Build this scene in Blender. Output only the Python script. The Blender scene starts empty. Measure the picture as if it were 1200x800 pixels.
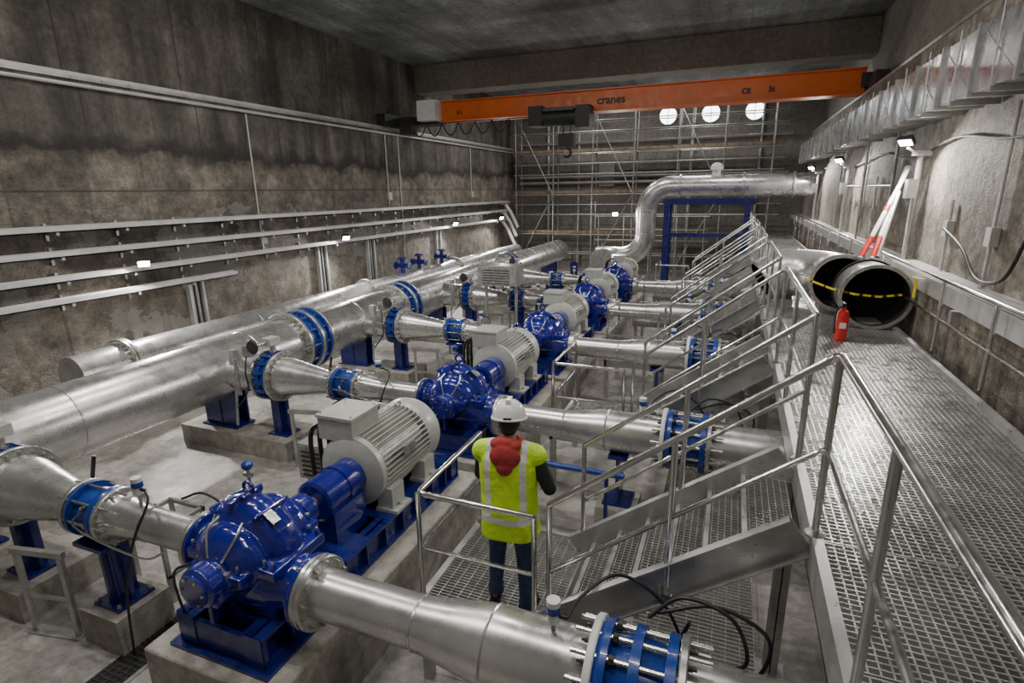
import bpy, bmesh, math, random
from mathutils import Vector, Matrix
random.seed(7)
V=Vector
# ------------------------------------------------------------------ materials
def nt(name):
    m=bpy.data.materials.new(name);m.use_nodes=True
    t=m.node_tree;b=t.nodes['Principled BSDF'];return m,t,b
def node(t,ty,**k):
    n=t.nodes.new(ty)
    for a,v in k.items(): setattr(n,a,v)
    return n
def put(t,sock,v):
    if hasattr(v,'is_linked'): t.links.new(v,sock)
    else: sock.default_value=v
def mth(t,op,a,b=0.0,c=None,clamp=False):
    n=node(t,'ShaderNodeMath',operation=op);n.use_clamp=clamp
    put(t,n.inputs[0],a);put(t,n.inputs[1],b)
    if c is not None: put(t,n.inputs[2],c)
    return n.outputs[0]
def noise(t,vec,scale,detail=4,rough=.6,mscale=None):
    if mscale:
        mp=node(t,'ShaderNodeMapping');mp.inputs['Scale'].default_value=mscale
        t.links.new(vec,mp.inputs['Vector']);vec=mp.outputs[0]
    n=node(t,'ShaderNodeTexNoise');n.inputs['Scale'].default_value=scale
    n.inputs['Detail'].default_value=detail;n.inputs['Roughness'].default_value=rough
    t.links.new(vec,n.inputs['Vector']);return n.outputs['Fac']
def ramp(t,fac,stops):
    r=node(t,'ShaderNodeValToRGB');e=r.color_ramp.elements
    while len(e)<len(stops): e.new(.5)
    for i,(p,c) in enumerate(stops):
        e[i].position=p;e[i].color=(c[0],c[1],c[2],1) if not isinstance(c,(int,float)) else (c,c,c,1)
    t.links.new(fac,r.inputs[0]);return r.outputs[0]
def mix(t,f,a,b,mode='MIX'):
    n=node(t,'ShaderNodeMix',data_type='RGBA',blend_type=mode)
    put(t,n.inputs[0],f)
    for s,v in ((n.inputs[6],a),(n.inputs[7],b)):
        if isinstance(v,tuple): s.default_value=(v[0],v[1],v[2],1)
        else: t.links.new(v,s)
    return n.outputs[2]
def bump(t,b,h,dist=.02,st=.5):
    n=node(t,'ShaderNodeBump');n.inputs['Distance'].default_value=dist;n.inputs['Strength'].default_value=st
    t.links.new(h,n.inputs['Height']);t.links.new(n.outputs[0],b.inputs['Normal'])
def simple(name,c,metal=0,rough=.5,var=.12,scale=6,coat=0,bmp=0,rvar=.1):
    m,t,b=nt(name)
    tc=node(t,'ShaderNodeTexCoord').outputs['Object']
    n=noise(t,tc,scale,5)
    lo=tuple(max(0,v*(1-var*2)) for v in c);hi=tuple(min(1,v*(1+var)) for v in c)
    t.links.new(ramp(t,n,[(.3,lo),(.7,hi)]),b.inputs['Base Color'])
    b.inputs['Metallic'].default_value=metal
    r=ramp(t,noise(t,tc,scale*2.3,4),[(.3,max(0,rough-rvar)),(.7,min(1,rough+rvar))])
    t.links.new(r,b.inputs['Roughness'])
    b.inputs['Coat Weight'].default_value=coat
    if bmp: bump(t,b,n,bmp,.4)
    return m
def emis(name,c,s):
    m,t,b=nt(name);b.inputs['Base Color'].default_value=(*c,1)
    b.inputs['Emission Color'].default_value=(*c,1);b.inputs['Emission Strength'].default_value=s
    return m
M_pipe=simple('pickled_steel_pipe',(.64,.64,.635),.82,.29,.12,1.8,rvar=.07)
M_steel=simple('steel_flange',(.55,.55,.53),.75,.31,.15,9)
M_stain=simple('stainless_rail',(.68,.67,.65),.95,.18,.06,5)
M_galv=simple('galvanised_beam',(.50,.50,.49),.65,.36,.14,4)
M_grate=simple('galvanised_grating',(.62,.62,.60),.75,.3,.1,3)
M_blue=simple('blue_enamel',(.009,.015,.24),0,.17,.12,3,coat=.8,bmp=.004)
M_blue2=simple('blue_coupling_paint',(.013,.05,.29),0,.3,.15,6,coat=.3)
M_bluef=simple('blue_frame_paint',(.008,.016,.17),0,.3,.15,4,coat=.4)
M_motor=simple('motor_grey_paint',(.50,.51,.47),.1,.38,.08,5)
M_white=simple('white_paint',(.72,.73,.72),0,.4,.06,5)
M_black=simple('black_rubber',(.015,.015,.017),0,.5,.2,8)
M_dark=simple('dark_steel',(.06,.06,.06),.5,.45,.2,8)
M_bolt=simple('zinc_bolt',(.62,.60,.54),.9,.28,.15,30)
M_orange=simple('orange_crane_paint',(.72,.14,.012),0,.4,.08,2)
M_tray=simple('conduit_grey',(.56,.56,.55),.3,.4,.1,3)
M_duct=simple('duct_sheet_metal',(.62,.63,.65),.9,.28,.25,1.5)
M_scaf=simple('scaffold_tube',(.42,.42,.41),.7,.4,.2,4)
M_plank=simple('scaffold_plank',(.20,.15,.10),0,.7,.25,5)
M_red=simple('red_paint',(.6,.02,.015),0,.3,.08,5,coat=.4)
M_yel=simple('yellow_tape',(.8,.6,.02),0,.5,.08,5)
M_inner=simple('pipe_inside_black',(.006,.006,.006),0,.9,.2,5,rvar=.02)  # near-black colour for the inner faces of the open pipes
M_lamp=emis('led_panel',(1,.97,.9),60)
M_win=emis('daylight_glass',(.93,.97,1),8)

def concrete(name,c1,c2,kind='plain',rough=.75):
    m,t,b=nt(name)
    pos=node(t,'ShaderNodeNewGeometry').outputs['Position']
    sx=node(t,'ShaderNodeSeparateXYZ');t.links.new(pos,sx.inputs[0]);X,Y,Z=sx.outputs
    big=noise(t,pos,.45,6,.65);fine=noise(t,pos,7,8,.7);spk=noise(t,pos,40,3,.6)
    col=ramp(t,big,[(.32,c1),(.68,c2)])
    col=mix(t,.6,col,ramp(t,fine,[(.3,.22),(.7,.88)]),'OVERLAY')
    if kind=='leftwall':
        drip=noise(t,pos,1.0,5,.65,(1.6,1.6,.12))
        col=mix(t,.7,col,ramp(t,drip,[(.35,.18),(.65,.92)]),'OVERLAY')
        wob=mth(t,'MULTIPLY',mth(t,'SUBTRACT',noise(t,pos,.9,5,.6),.5),1.3)
        zz=mth(t,'ADD',Z,wob)
        low=mth(t,'LESS_THAN',zz,4.95)
        tan=ramp(t,noise(t,pos,3.5,10,.8),[(.33,(.09,.076,.06)),(.5,(.20,.178,.147)),(.68,(.39,.355,.30))])
        col=mix(t,mth(t,'MULTIPLY',low,.85),col,tan)
        blot=ramp(t,noise(t,pos,.7,6,.7),[(.38,.2),(.62,.8)])
        col=mix(t,.6,col,blot,'OVERLAY')
        band=mth(t,'SUBTRACT',1.0,mth(t,'MULTIPLY',mth(t,'ABSOLUTE',mth(t,'SUBTRACT',zz,5.05)),3.2),clamp=True)
        col=mix(t,mth(t,'MULTIPLY',band,.85),col,(.025,.023,.021))
        pat=mth(t,'GREATER_THAN',noise(t,pos,.55,4,.6,(1,1,1.6)),.56)
        gz=mth(t,'LESS_THAN',zz,4.0)
        col=mix(t,mth(t,'MULTIPLY',mth(t,'MULTIPLY',pat,gz),.7),col,(.28,.27,.25))
        pl=mth(t,'LESS_THAN',mth(t,'ABSOLUTE',mth(t,'SUBTRACT',Z,4.32)),.018)
        col=mix(t,mth(t,'MULTIPLY',pl,.7),col,(.05,.045,.04))
    if kind in('leftwall','panel'):
        f=mth(t,'FRACT',mth(t,'DIVIDE',Y,2.45));l=mth(t,'LESS_THAN',f,.012)
        hi=mth(t,'GREATER_THAN',Z,5.0)
        col=mix(t,mth(t,'MULTIPLY',mth(t,'MULTIPLY',l,hi),.7),col,(.03,.027,.025))
        drip=noise(t,pos,2.0,4,.6,(2.5,2.5,.1))
        dm=mth(t,'MULTIPLY',mth(t,'SUBTRACT',drip,.58),6,clamp=True)
        col=mix(t,mth(t,'MULTIPLY',dm,.6),col,(.035,.03,.026))
    if kind=='rough':
        col=mix(t,.85,col,ramp(t,noise(t,pos,5,10,.8),[(.33,.1),(.68,.97)]),'OVERLAY')
        col=mix(t,.6,col,ramp(t,noise(t,pos,.7,6,.7),[(.38,.2),(.62,.8)]),'OVERLAY')
        dm=mth(t,'MULTIPLY',mth(t,'SUBTRACT',noise(t,pos,1.6,4,.6,(1.5,1.5,.15)),.58),6,clamp=True)
        col=mix(t,mth(t,'MULTIPLY',dm,.65),col,(.05,.045,.04))
    if kind=='ceil':
        f=mth(t,'FRACT',mth(t,'DIVIDE',X,1.2));l=mth(t,'LESS_THAN',f,.012)
        g=noise(t,pos,1.2,5,.6,(2.2,.15,1))
        col=mix(t,.6,col,ramp(t,g,[(.3,.22),(.7,.82)]),'OVERLAY')
        col=mix(t,.6,col,ramp(t,noise(t,pos,.5,7,.7),[(.36,.2),(.62,.8)]),'OVERLAY')
        col=mix(t,mth(t,'MULTIPLY',l,.6),col,(.04,.04,.04))
    if kind=='floor':
        col=mix(t,.5,col,ramp(t,noise(t,pos,.8,7,.7),[(.36,.2),(.64,.85)]),'OVERLAY')
        wet=noise(t,pos,.6,4,.55)
        t.links.new(ramp(t,wet,[(.42,.16),(.58,.5)]),b.inputs['Roughness'])
    t.links.new(col,b.inputs['Base Color'])
    if kind!='floor': t.links.new(ramp(t,big,[(.3,max(0,rough-.15)),(.7,min(1,rough+.1))]),b.inputs['Roughness'])
    h=mth(t,'ADD',fine,mth(t,'MULTIPLY',spk,.4))
    bump(t,b,h,.12 if kind in('leftwall','rough') else (.006 if kind=='floor' else .02),.7)
    return m
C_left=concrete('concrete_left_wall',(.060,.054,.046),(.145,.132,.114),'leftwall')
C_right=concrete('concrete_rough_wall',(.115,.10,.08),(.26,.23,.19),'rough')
C_far=concrete('concrete_far_wall',(.14,.13,.112),(.26,.245,.22),'panel')
C_ceil=concrete('concrete_ceiling',(.12,.133,.138),(.23,.242,.243),'ceil')
C_beam=concrete('concrete_beam',(.13,.12,.10),(.25,.23,.195))
C_floor=concrete('concrete_floor',(.21,.20,.185),(.40,.385,.355),'floor',.38)
C_plinth=concrete('concrete_plinth',(.26,.245,.215),(.42,.40,.36))

# ------------------------------------------------------------------ builder
def frame(d):
    d=V(d).normalized()
    u=V((0,0,1)) if abs(d.z)<.9 else V((1,0,0))
    a=u.cross(d).normalized();b=d.cross(a)
    return d,a,b
class B:
    def __init__(s): s.v=[];s.f=[];s.m=[];s.mats=[]
    def mi(s,m):
        if m not in s.mats: s.mats.append(m)
        return s.mats.index(m)
    def add(s,vs,fs,m):
        o=len(s.v);s.v+= [tuple(v) for v in vs];i=s.mi(m)
        for f in fs: s.f.append([o+k for k in f]);s.m.append(i)
    def mesh(s,me,m,M=None):
        vs=[(M@v.co if M else v.co) for v in me.vertices]
        s.add(vs,[list(p.vertices) for p in me.polygons],m)
    def lathe(s,p,d,prof,m,seg=28,cap=True):
        p=V(p);d,a,b=frame(d);vs=[]
        for h,r in prof:
            for k in range(seg):
                an=2*math.pi*k/seg
                vs.append(p+d*h+(a*math.cos(an)+b*math.sin(an))*r)
        fs=[]
        for j in range(len(prof)-1):
            for k in range(seg):
                k2=(k+1)%seg
                fs.append([j*seg+k,j*seg+k2,(j+1)*seg+k2,(j+1)*seg+k])
        if cap:
            fs.append([k for k in range(seg)][::-1]);fs.append([(len(prof)-1)*seg+k for k in range(seg)])
        s.add(vs,fs,m)
    def cyl(s,p0,p1,r,m,r1=None,seg=16,cap=True):
        p0=V(p0);p1=V(p1);L=(p1-p0).length
        s.lathe(p0,p1-p0,[(0,r),(L,r if r1 is None else r1)],m,seg,cap)
    def box(s,c,sz,m,R=None):
        c=V(c);vs=[]
        for i in (-.5,.5):
            for j in (-.5,.5):
                for k in (-.5,.5):
                    q=V((i*sz[0],j*sz[1],k*sz[2]))
                    if R is not None:q=R@q
                    vs.append(c+q)
        s.add(vs,[[0,1,3,2],[4,6,7,5],[0,4,5,1],[2,3,7,6],[0,2,6,4],[1,5,7,3]],m)
    def bb(s,lo,hi,m): s.box([(lo[i]+hi[i])/2 for i in range(3)],[hi[i]-lo[i] for i in range(3)],m)
    def bar(s,p0,p1,w,h,m):
        p0=V(p0);p1=V(p1);d=(p1-p0);d.normalize()
        _,a,b=frame(d);vs=[]
        for q in (p0,p1):
            for i,j in((-1,-1),(1,-1),(1,1),(-1,1)): vs.append(q+a*i*w/2+b*j*h/2)
        s.add(vs,[[3,2,1,0],[4,5,6,7],[0,1,5,4],[1,2,6,5],[2,3,7,6],[3,0,4,7]],m)
    def sweep(s,pts,r,m,seg=16,cap=True):
        pts=[V(p) for p in pts];n=len(pts);rs=r if isinstance(r,list) else [r]*n
        T=[(pts[min(i+1,n-1)]-pts[max(i-1,0)]).normalized() for i in range(n)]
        _,a,b=frame(T[0]);vs=[]
        for i in range(n):
            if i:
                q=T[i-1].rotation_difference(T[i]);a=q@a;b=q@b
            for k in range(seg):
                an=2*math.pi*k/seg;vs.append(pts[i]+(a*math.cos(an)+b*math.sin(an))*rs[i])
        fs=[]
        for j in range(n-1):
            for k in range(seg):
                k2=(k+1)%seg;fs.append([j*seg+k,j*seg+k2,(j+1)*seg+k2,(j+1)*seg+k])
        if cap:
            fs.append([k for k in range(seg)][::-1]);fs.append([(n-1)*seg+k for k in range(seg)])
        s.add(vs,fs,m)
    def hose(s,pts,r,m,seg=8,n=8):
        P=[V(p) for p in pts];P=[P[0]*2-P[1]]+P+[P[-1]*2-P[-2]];out=[]
        for i in range(1,len(P)-2):
            for k in range(n):
                t=k/n;a,b,c,d=P[i-1],P[i],P[i+1],P[i+2]
                out.append(.5*((2*b)+(c-a)*t+(2*a-5*b+4*c-d)*t*t+(3*b-3*c+d-a)*t**3))
        out.append(P[-2]);s.sweep(out,r,m,seg)
    def ball(s,c,r,m,seg=16,rings=10,R=None):
        if isinstance(r,(int,float)): r=(r,r,r)
        c=V(c);vs=[];fs=[]
        for j in range(1,rings):
            th=math.pi*j/rings
            for k in range(seg):
                an=2*math.pi*k/seg
                q=V((r[0]*math.sin(th)*math.cos(an),r[1]*math.sin(th)*math.sin(an),r[2]*math.cos(th)))
                if R is not None:q=R@q
                vs.append(c+q)
        t=V((0,0,r[2]));
        if R is not None:t=R@t
        top=len(vs);vs.append(c+t);bot=len(vs);vs.append(c-t)
        for j in range(rings-2):
            for k in range(seg):
                k2=(k+1)%seg;fs.append([j*seg+k,(j+1)*seg+k,(j+1)*seg+k2,j*seg+k2])
        for k in range(seg):
            k2=(k+1)%seg;fs.append([top,k,k2]);fs.append([bot,(rings-2)*seg+k2,(rings-2)*seg+k])
        s.add(vs,fs,m)
    def cap(s,p0,p1,r0,r1,m,seg=14):
        p0=V(p0);p1=V(p1);L=(p1-p0).length;pr=[]
        for i in range(5):
            a=math.pi/2*(1-i/4.);pr.append((-r0*math.sin(a),max(.0005,r0*math.cos(a))))
        for i in range(5):
            a=math.pi/2*(i/4.);pr.append((L+r1*math.sin(a),max(.0005,r1*math.cos(a))))
        s.lathe(p0,p1-p0,pr,m,seg)
    def flange(s,p,d,R,t,m,nb=16,rb=None,ext=.035,bs=None,bm=None):
        p=V(p);d,a,b=frame(d);bs=bs or R*.042
        e=min(.008,t*.2)
        s.lathe(p,d,[(0,R-e),(e,R),(t-e,R),(t,R-e)],m,40)
        rb=rb or R*.87
        for k in range(nb):
            an=2*math.pi*(k+.5)/nb;q=p+(a*math.cos(an)+b*math.sin(an))*rb
            s.cyl(q-d*ext,q+d*(t+ext),bs*.6,bm or M_bolt,seg=6)
            s.cyl(q-d*ext*.6,q,bs,bm or M_bolt,seg=6)
            s.cyl(q+d*t,q+d*(t+ext*.6),bs,bm or M_bolt,seg=6)
    def data(s,name,ang=32):
        me=bpy.data.meshes.new(name);me.from_pydata(s.v,[],s.f)
        for m in s.mats: me.materials.append(m)
        me.polygons.foreach_set('material_index',s.m)
        me.polygons.foreach_set('use_smooth',[True]*len(s.f))
        me.update();me.set_sharp_from_angle(angle=math.radians(ang));return me
    def obj(s,name,loc=(0,0,0),parent=None,rot=None,bevel=0):
        return place(s.data(name),name,loc,parent,rot,bevel)
def place(me,name,loc=(0,0,0),parent=None,rot=None,bevel=0):
    o=bpy.data.objects.new(name,me);bpy.context.scene.collection.objects.link(o)
    o.location=loc
    if rot:o.rotation_euler=rot
    if parent:o.parent=parent
    if bevel:
        md=o.modifiers.new('bevel','BEVEL');md.width=bevel;md.segments=2;md.limit_method='ANGLE';md.angle_limit=.6
    return o
def fuse(b,vox,it=4,fac=.5):
    me=b.data('tmp');o=bpy.data.objects.new('tmp',me);bpy.context.scene.collection.objects.link(o)
    r=o.modifiers.new('r','REMESH');r.mode='VOXEL';r.voxel_size=vox
    s=o.modifiers.new('s','SMOOTH');s.iterations=it;s.factor=fac
    bpy.context.view_layer.update()
    dg=bpy.context.evaluated_depsgraph_get()
    out=bpy.data.meshes.new_from_object(o.evaluated_get(dg))
    bpy.data.objects.remove(o);return out
def fused_obj(b,name,mat,vox,it,parent):
    me=fuse(b,vox,it);me.materials.clear();me.materials.append(mat)
    me.polygons.foreach_set('use_smooth',[True]*len(me.polygons));me.update()
    return place(me,name,parent=parent)
def arc(c,u,v,r,a0,a1,n=10):
    c=V(c);u=V(u);v=V(v)
    return [c+(u*math.cos(a0+(a1-a0)*i/n)+v*math.sin(a0+(a1-a0)*i/n))*r for i in range(n+1)]

# ------------------------------------------------------------------ room
XL,XU,XR,XM,XT=-11.5,-11.85,2.55,2.9,3.45
Y0,Y1,ZC=-3.0,30.0,8.85
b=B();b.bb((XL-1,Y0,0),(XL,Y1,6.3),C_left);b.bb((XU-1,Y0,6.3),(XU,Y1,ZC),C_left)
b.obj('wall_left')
b=B();b.bb((XR,Y0,0),(XR+1.5,Y1,2.85),C_right);b.bb((XM,Y0,2.85),(XM+1.2,Y1,6.5),C_right);b.bb((XT,Y0,6.5),(XT+.8,Y1,ZC),C_beam)
b.obj('wall_right')
b=B();b.bb((-13,Y1,0),(4.5,Y1+.4,ZC),C_far);b.obj('wall_far')
b=B();b.bb((-13,Y0-.4,0),(4.5,Y0,ZC),C_far);b.obj('wall_back')
b=B();b.bb((-13,Y0-.4,-.3),(4.5,Y1+.4,0),C_floor);b.obj('floor')
b=B();b.bb((-13,Y0-.4,ZC),(4.5,Y1+.4,ZC+.3),C_ceil);b.obj('ceiling')
b=B();b.bb((XU,20,7.88),(XT,20.9,ZC),C_beam);b.obj('concrete_ceiling_beam',bevel=.02)
b=B();b.bb((XU,Y0,6.3),(XL+.03,Y1,6.36),M_galv);b.bb((XL-.25,Y0,6.36),(XL-.15,Y1,6.46),M_tray)
b.cyl((XL+.06,Y0,6.2),(XL+.06,Y1,6.2),.035,M_tray,seg=8)
b.obj('crane_runway_rail')
b=B();b.bb((XM-.02,Y0,6.5),(XT,Y1,6.56),M_galv);b.bb((XM+.15,Y0,6.56),(XM+.25,Y1,6.66),M_dark)
b.obj('crane_runway_rail')
for i,x in enumerate((-3.45,-1.45,.5)):
    b=B();b.lathe((x,Y1,7.7),(0,-1,0),[(0,.40),(.02,.40)],M_win,32)
    b.lathe((x,Y1,7.7),(0,-1,0),[(0,.5),(.06,.5),(.06,.41),(0,.41)],C_beam,32,cap=False)
    b.box((x,Y1-.03,7.7),(.03,.03,.8),M_dark)
    b.obj('window_%d'%(i+1))

# ------------------------------------------------------------------ crane
b=B()
b.bb((-9.9,18.3,6.62),(2.95,18.7,7.2),M_orange);b.bb((-9.9,18.2,6.58),(2.95,18.8,6.62),M_orange);b.bb((-9.9,18.2,7.2),(2.95,18.8,7.24),M_orange)
b.bb((-11.78,17.3,6.46),(-11.48,19.7,6.86),M_dark);b.bb((3.0,17.3,6.66),(3.3,19.7,7.0),M_dark)
b.bb((-11.6,18.2,6.5),(-9.9,18.8,6.8),M_dark);b.bb((2.85,18.2,6.75),(3.2,18.8,7.1),M_dark)
b.bb((-10.5,17.8,6.6),(-9.8,18.3,7.25),M_white)
b.bb((-11.3,17.9,6.2),(-10.8,18.3,6.5),M_dark)
for k in range(6):
    x0=-10.9+k*.62
    b.sweep([(x0+.62*i/8,18.05,6.5-.4*math.sin(math.pi*i/8)) for i in range(9)],.022,M_black,6)
b.cyl((-10.9,18.05,6.52),(-5,18.05,6.52),.02,M_dark,seg=6)
b.bb((-6.2,17.85,6.3),(-4.5,19.0,6.58),M_dark);b.cyl((-6.0,18.0,6.45),(-4.8,18.0,6.45),.26,M_black,seg=20)
b.bb((-6.4,17.75,6.2),(-5.95,18.4,6.8),M_black);b.bb((-4.85,17.75,6.1),(-4.4,18.4,6.75),M_black)
b.bb((-5.9,17.72,6.62),(-4.9,17.8,6.72),M_dark)
for dx in(-.12,.12): b.cyl((-5.2+dx,18.1,6.3),(-5.2+dx,18.1,5.9),.02,M_dark,seg=6)
b.bb((-5.45,17.95,5.55),(-4.95,18.25,5.95),M_black);b.sweep(arc((-5.2,18.1,5.38),(1,0,0),(0,0,1),.13,math.pi/2,-math.pi*.8,10),.04,M_black,8)
b.obj('overhead_travelling_crane')
def text(s,size,loc,mat,name,rot=(math.pi/2,0,0)):
    c=bpy.data.curves.new(name,'FONT');c.body=s;c.size=size;c.extrude=.002;c.offset=.008;c.materials.append(mat)
    o=bpy.data.objects.new(name,c);o.location=loc;o.rotation_euler=rot;bpy.context.scene.collection.objects.link(o);return o
cr=bpy.data.objects['overhead_travelling_crane']
for s,sz,x in(('cranes',.34,-4.3),('CE',.2,-.1),('5t',.2,.6),('5 t',.16,-9.2)):
    o=text(s,sz,(x,18.195 if 0 else 18.29,6.80),M_black,'crane_marking');o.parent=cr

# ------------------------------------------------------------------ wall conduits left
b=B()
for z,ye in((3.66,28.0),(3.22,28.0),(2.78,28.0),(2.38,10)):
    b.bb((XL+.06,Y0,z-.05),(XL+.34,ye,z-.03),M_tray)
    b.bb((XL+.32,Y0,z-.05),(XL+.34,ye,z+.05),M_tray);b.bb((XL+.06,Y0,z-.05),(XL+.08,ye,z+.05),M_tray)
    b.cyl((XL+.2,Y0,z+.02),(XL+.2,ye,z+.02),.05,M_tray,seg=10)
    y=Y0+.5
    while y<ye:
        b.bb((XL,y,z-.1),(XL+.36,y+.05,z-.05),M_galv);b.bb((XL,y,z-.2),(XL+.04,y+.05,z+.1),M_galv)
        y+=1.25
for i,z in enumerate((3.66,3.22,2.78)):
    b.sweep([(XL+.2,27.0,z),(XL+.25,27.6-i*.2,z-.1),(XL+.5,27.7-i*.2,z-.5),(XL+.9,27.7-i*.2,z-1.3)],.09,M_tray,10)
b.obj('wall_cable_trays')
for y,z0,z1 in((9.0,0,2.3),(13.35,0,2.7),(15.8,0,2.7),(20.5,0,2.7)):
    b=B()
    for dy in(-.17,.17): b.bb((XL+.01,y+dy-.03,z0),(XL+.14,y+dy+.03,z1),M_tray)
    b.bb((XL+.02,y-.15,z0),(XL+.04,y+.15,z1),M_galv)
    for k in range(4): b.cyl((XL+.08,y-.1+.065*k,z0),(XL+.08,y-.1+.065*k,z1),.018,M_black if k%2 else M_tray,seg=6)
    b.obj('vertical_cable_ladder')
b=B()
for y,z0,z1 in((11.2,2.8,6.15),(17.2,3.8,6.15),(18.0,0,6.15),(24.0,3.8,6.15)):
    b.cyl((XL+.03,y,z0),(XL+.03,y,z1),.02,M_tray,seg=8)
    if z0>0: b.box((XL+.06,y,z0+.3),(.1,.2,.26),M_motor)
b.obj('wall_conduit_drops')
def area(loc,rot,sx,sy,W,c=(1,.96,.9),name='area'):
    l=bpy.data.lights.new(name,'AREA');l.shape='RECTANGLE';l.size=sx;l.size_y=sy;l.energy=W;l.color=c
    o=bpy.data.objects.new(name,l);o.location=loc;o.rotation_euler=rot;bpy.context.scene.collection.objects.link(o);return o
def flood(loc,face,W,s=1.0):
    face=V(face).normalized();q=face.to_track_quat('-Z','Y')
    b=B();b.box((0,0,.03),(.34*s,.24*s,.06),M_dark);b.box((0,0,-.003),(.28*s,.18*s,.01),M_lamp)
    for k in range(6): b.box(((-.13+.052*k)*s,0,.075),(.012,.22*s,.04),M_dark)
    o=b.obj('led_floodlight',loc,rot=q.to_euler())
    l=bpy.data.lights.new('led_floodlight_beam','AREA');l.shape='RECTANGLE';l.size=.28*s;l.size_y=.18*s;l.energy=W;l.color=(1,.96,.9)
    lo=bpy.data.objects.new('led_floodlight_beam',l);lo.location=(0,0,-.02);lo.parent=o;bpy.context.scene.collection.objects.link(lo)
for y in(7.6,14.0,21.3,26.4): flood((XL+.52,y,2.9),(.45,-.25,-.35),160,.7)
flood((-5.2,26.35,3.1),(.2,-1,-.25),80,.8)

# ------------------------------------------------------------------ main pipes
def bigpipe(x,y0,y1,z,r,fl):
    b=B();b.cyl((x,y0,z),(x,y1,z),r,M_pipe,seg=48)
    for y in fl:
        b.flange((x,y-.22,z),(0,1,0),r*1.27,.07,M_steel,28,ext=.06)
        b.flange((x,y+.12,z),(0,1,0),r*1.27,.07,M_steel,28,ext=.06)
        b.lathe((x,y-.15,z),(0,1,0),[(0,r*1.22),(.05,r*1.22),(.05,r*1.08),(.22,r*1.08),(.22,r*1.22),(.27,r*1.22)],M_blue2,48)
        b.lathe((x,y+.19,z),(0,1,0),[(0,r*1.25),(.06,r*1.25),(.06,r*1.1),(.16,r*1.1),(.16,r*1.25),(.22,r*1.25)],M_blue2,48)
        b.flange((x,y+.41,z),(0,1,0),r*1.27,.06,M_steel,28,ext=.05)
        for k in range(12):
            an=2*math.pi*k/12;c=V((x+r*1.17*math.cos(an),0,z+r*1.17*math.sin(an)))
            b.cyl((c.x,y-.4,c.z),(c.x,y+.56,c.z),.018,M_bolt,seg=6)
    y=y0+1.0
    while y<y1:
        b.lathe((x,y,z),(0,1,0),[(-.015,r),(-.006,r+.008),(.006,r+.008),(.015,r)],M_pipe,48,cap=False);y+=3.0
    return b
YK=[2.85+3.68*k for k in range(5)]
ZP=1.35
b=bigpipe(-8.0,Y0+.05,26.5,ZP,.5,(8.3,11.85,19.3))
for y in YK: b.cyl((-8,y,ZP),(-6.92,y,ZP),.32,M_pipe,seg=32)
for y in YK: b.flange((-6.95,y,ZP),(1,0,0),.41,.05,M_steel,20)
b.ball((-8,26.5,ZP),(.5,.25,.5),M_pipe,32,16)
b.obj('suction_manifold_pipe')
ZB=1.2
b=bigpipe(-10.45,5.6,27,ZB,.36,())
for yy in(6.45,6.52,14,20): b.flange((-10.45,yy,ZB),(0,1,0),.46,.06,M_steel,24,ext=.06)
b.sweep([(-10.45,5.6,ZB)]+arc((-10.45,5.6,ZB-.5),(0,0,1),(0,-1,0),.5,0,math.pi/2,8)+[(-10.45,5.1,0.0)],.36,M_pipe,32)
b.obj('bypass_manifold_pipe')
for x,ys,r,zc in((-8.0,YK+[21.3,25],.5,ZP),(-10.45,[7.4,11,14.8,18.5,22,26],.36,ZB)):
    for y in ys:
        b=B();zb=.34
        if x>-9: b.bb((x-.75,y-.35,0),(x+1.6,y+.45,.34),C_plinth)
        else: b.bb((x-.5,y-.3,0),(x+.5,y+.3,.34),C_plinth)
        b.bb((x-.4,y-.2,zb),(x+.4,y+.2,zb+.03),M_bluef)
        for dy in(-.12,.12): b.bb((x-.36,y+dy-.015,zb+.03),(x+.36,y+dy+.015,zc-r+.12),M_bluef)
        b.bb((x-.02,y-.15,zb+.03),(x+.02,y+.15,zc-r+.02),M_bluef)
        if x>-9:
            b.bb((x+1.05,y-.16,zb),(x+1.45,y+.16,zb+.03),M_bluef);b.bb((x+1.2,y-.1,zb),(x+1.3,y+.1,zc-.34),M_bluef);b.bb((x+1.05,y-.02,zb),(x+1.4,y+.02,zc-.38),M_bluef)
        b.obj('pipe_saddle_support')

# ------------------------------------------------------------------ suction line module
def transmitter(b,p,h=.14):
    p=V(p);b.cyl(p,p+V((0,0,h)),.015,M_steel,seg=8);q=p+V((0,0,h))
    b.cyl(q,q+V((0,0,.07)),.04,M_white,seg=14);b.cyl(q+V((0,0,.07)),q+V((0,0,.12)),.048,M_blue2,seg=14);b.cyl(q+V((0,0,.12)),q+V((0,0,.16)),.045,M_white,seg=14)
    b.cyl(q+V((0,0,.05)),q+V((.09,0,.05)),.014,M_black,seg=8)
b=B()
L=lambda x,z=0:(x,0,z)
S=.41
b.lathe(L(-7.3+S),(1,0,0),[(0,.35),(.02,.37),(.1,.37),(.12,.33),(.16,.37),(.22,.37),(.24,.35)],M_blue2,40)
for k in range(16):
    an=2*math.pi*k/16;b.box((-7.18+S,.38*math.cos(an),.38*math.sin(an)),(.2,.05,.05),M_blue2,Matrix.Rotation(an,3,'X'))
b.flange(L(-7.06+S),(1,0,0),.41,.055,M_steel,20,ext=.05)
b.lathe(L(-7.0+S),(1,0,0),[(0,.32),(.12,.31),(.18,.30),(.95,.17),(1.05,.17)],M_pipe,40)
b.flange(L(-5.97+S),(1,0,0),.26,.045,M_steel,12,ext=.05)
b.lathe(L(-5.92+S),(1,0,0),[(0,.24),(.04,.26),(.07,.26),(.07,.2),(.2,.22),(.33,.2),(.33,.26),(.37,.26),(.4,.24)],M_blue2,36)
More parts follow.
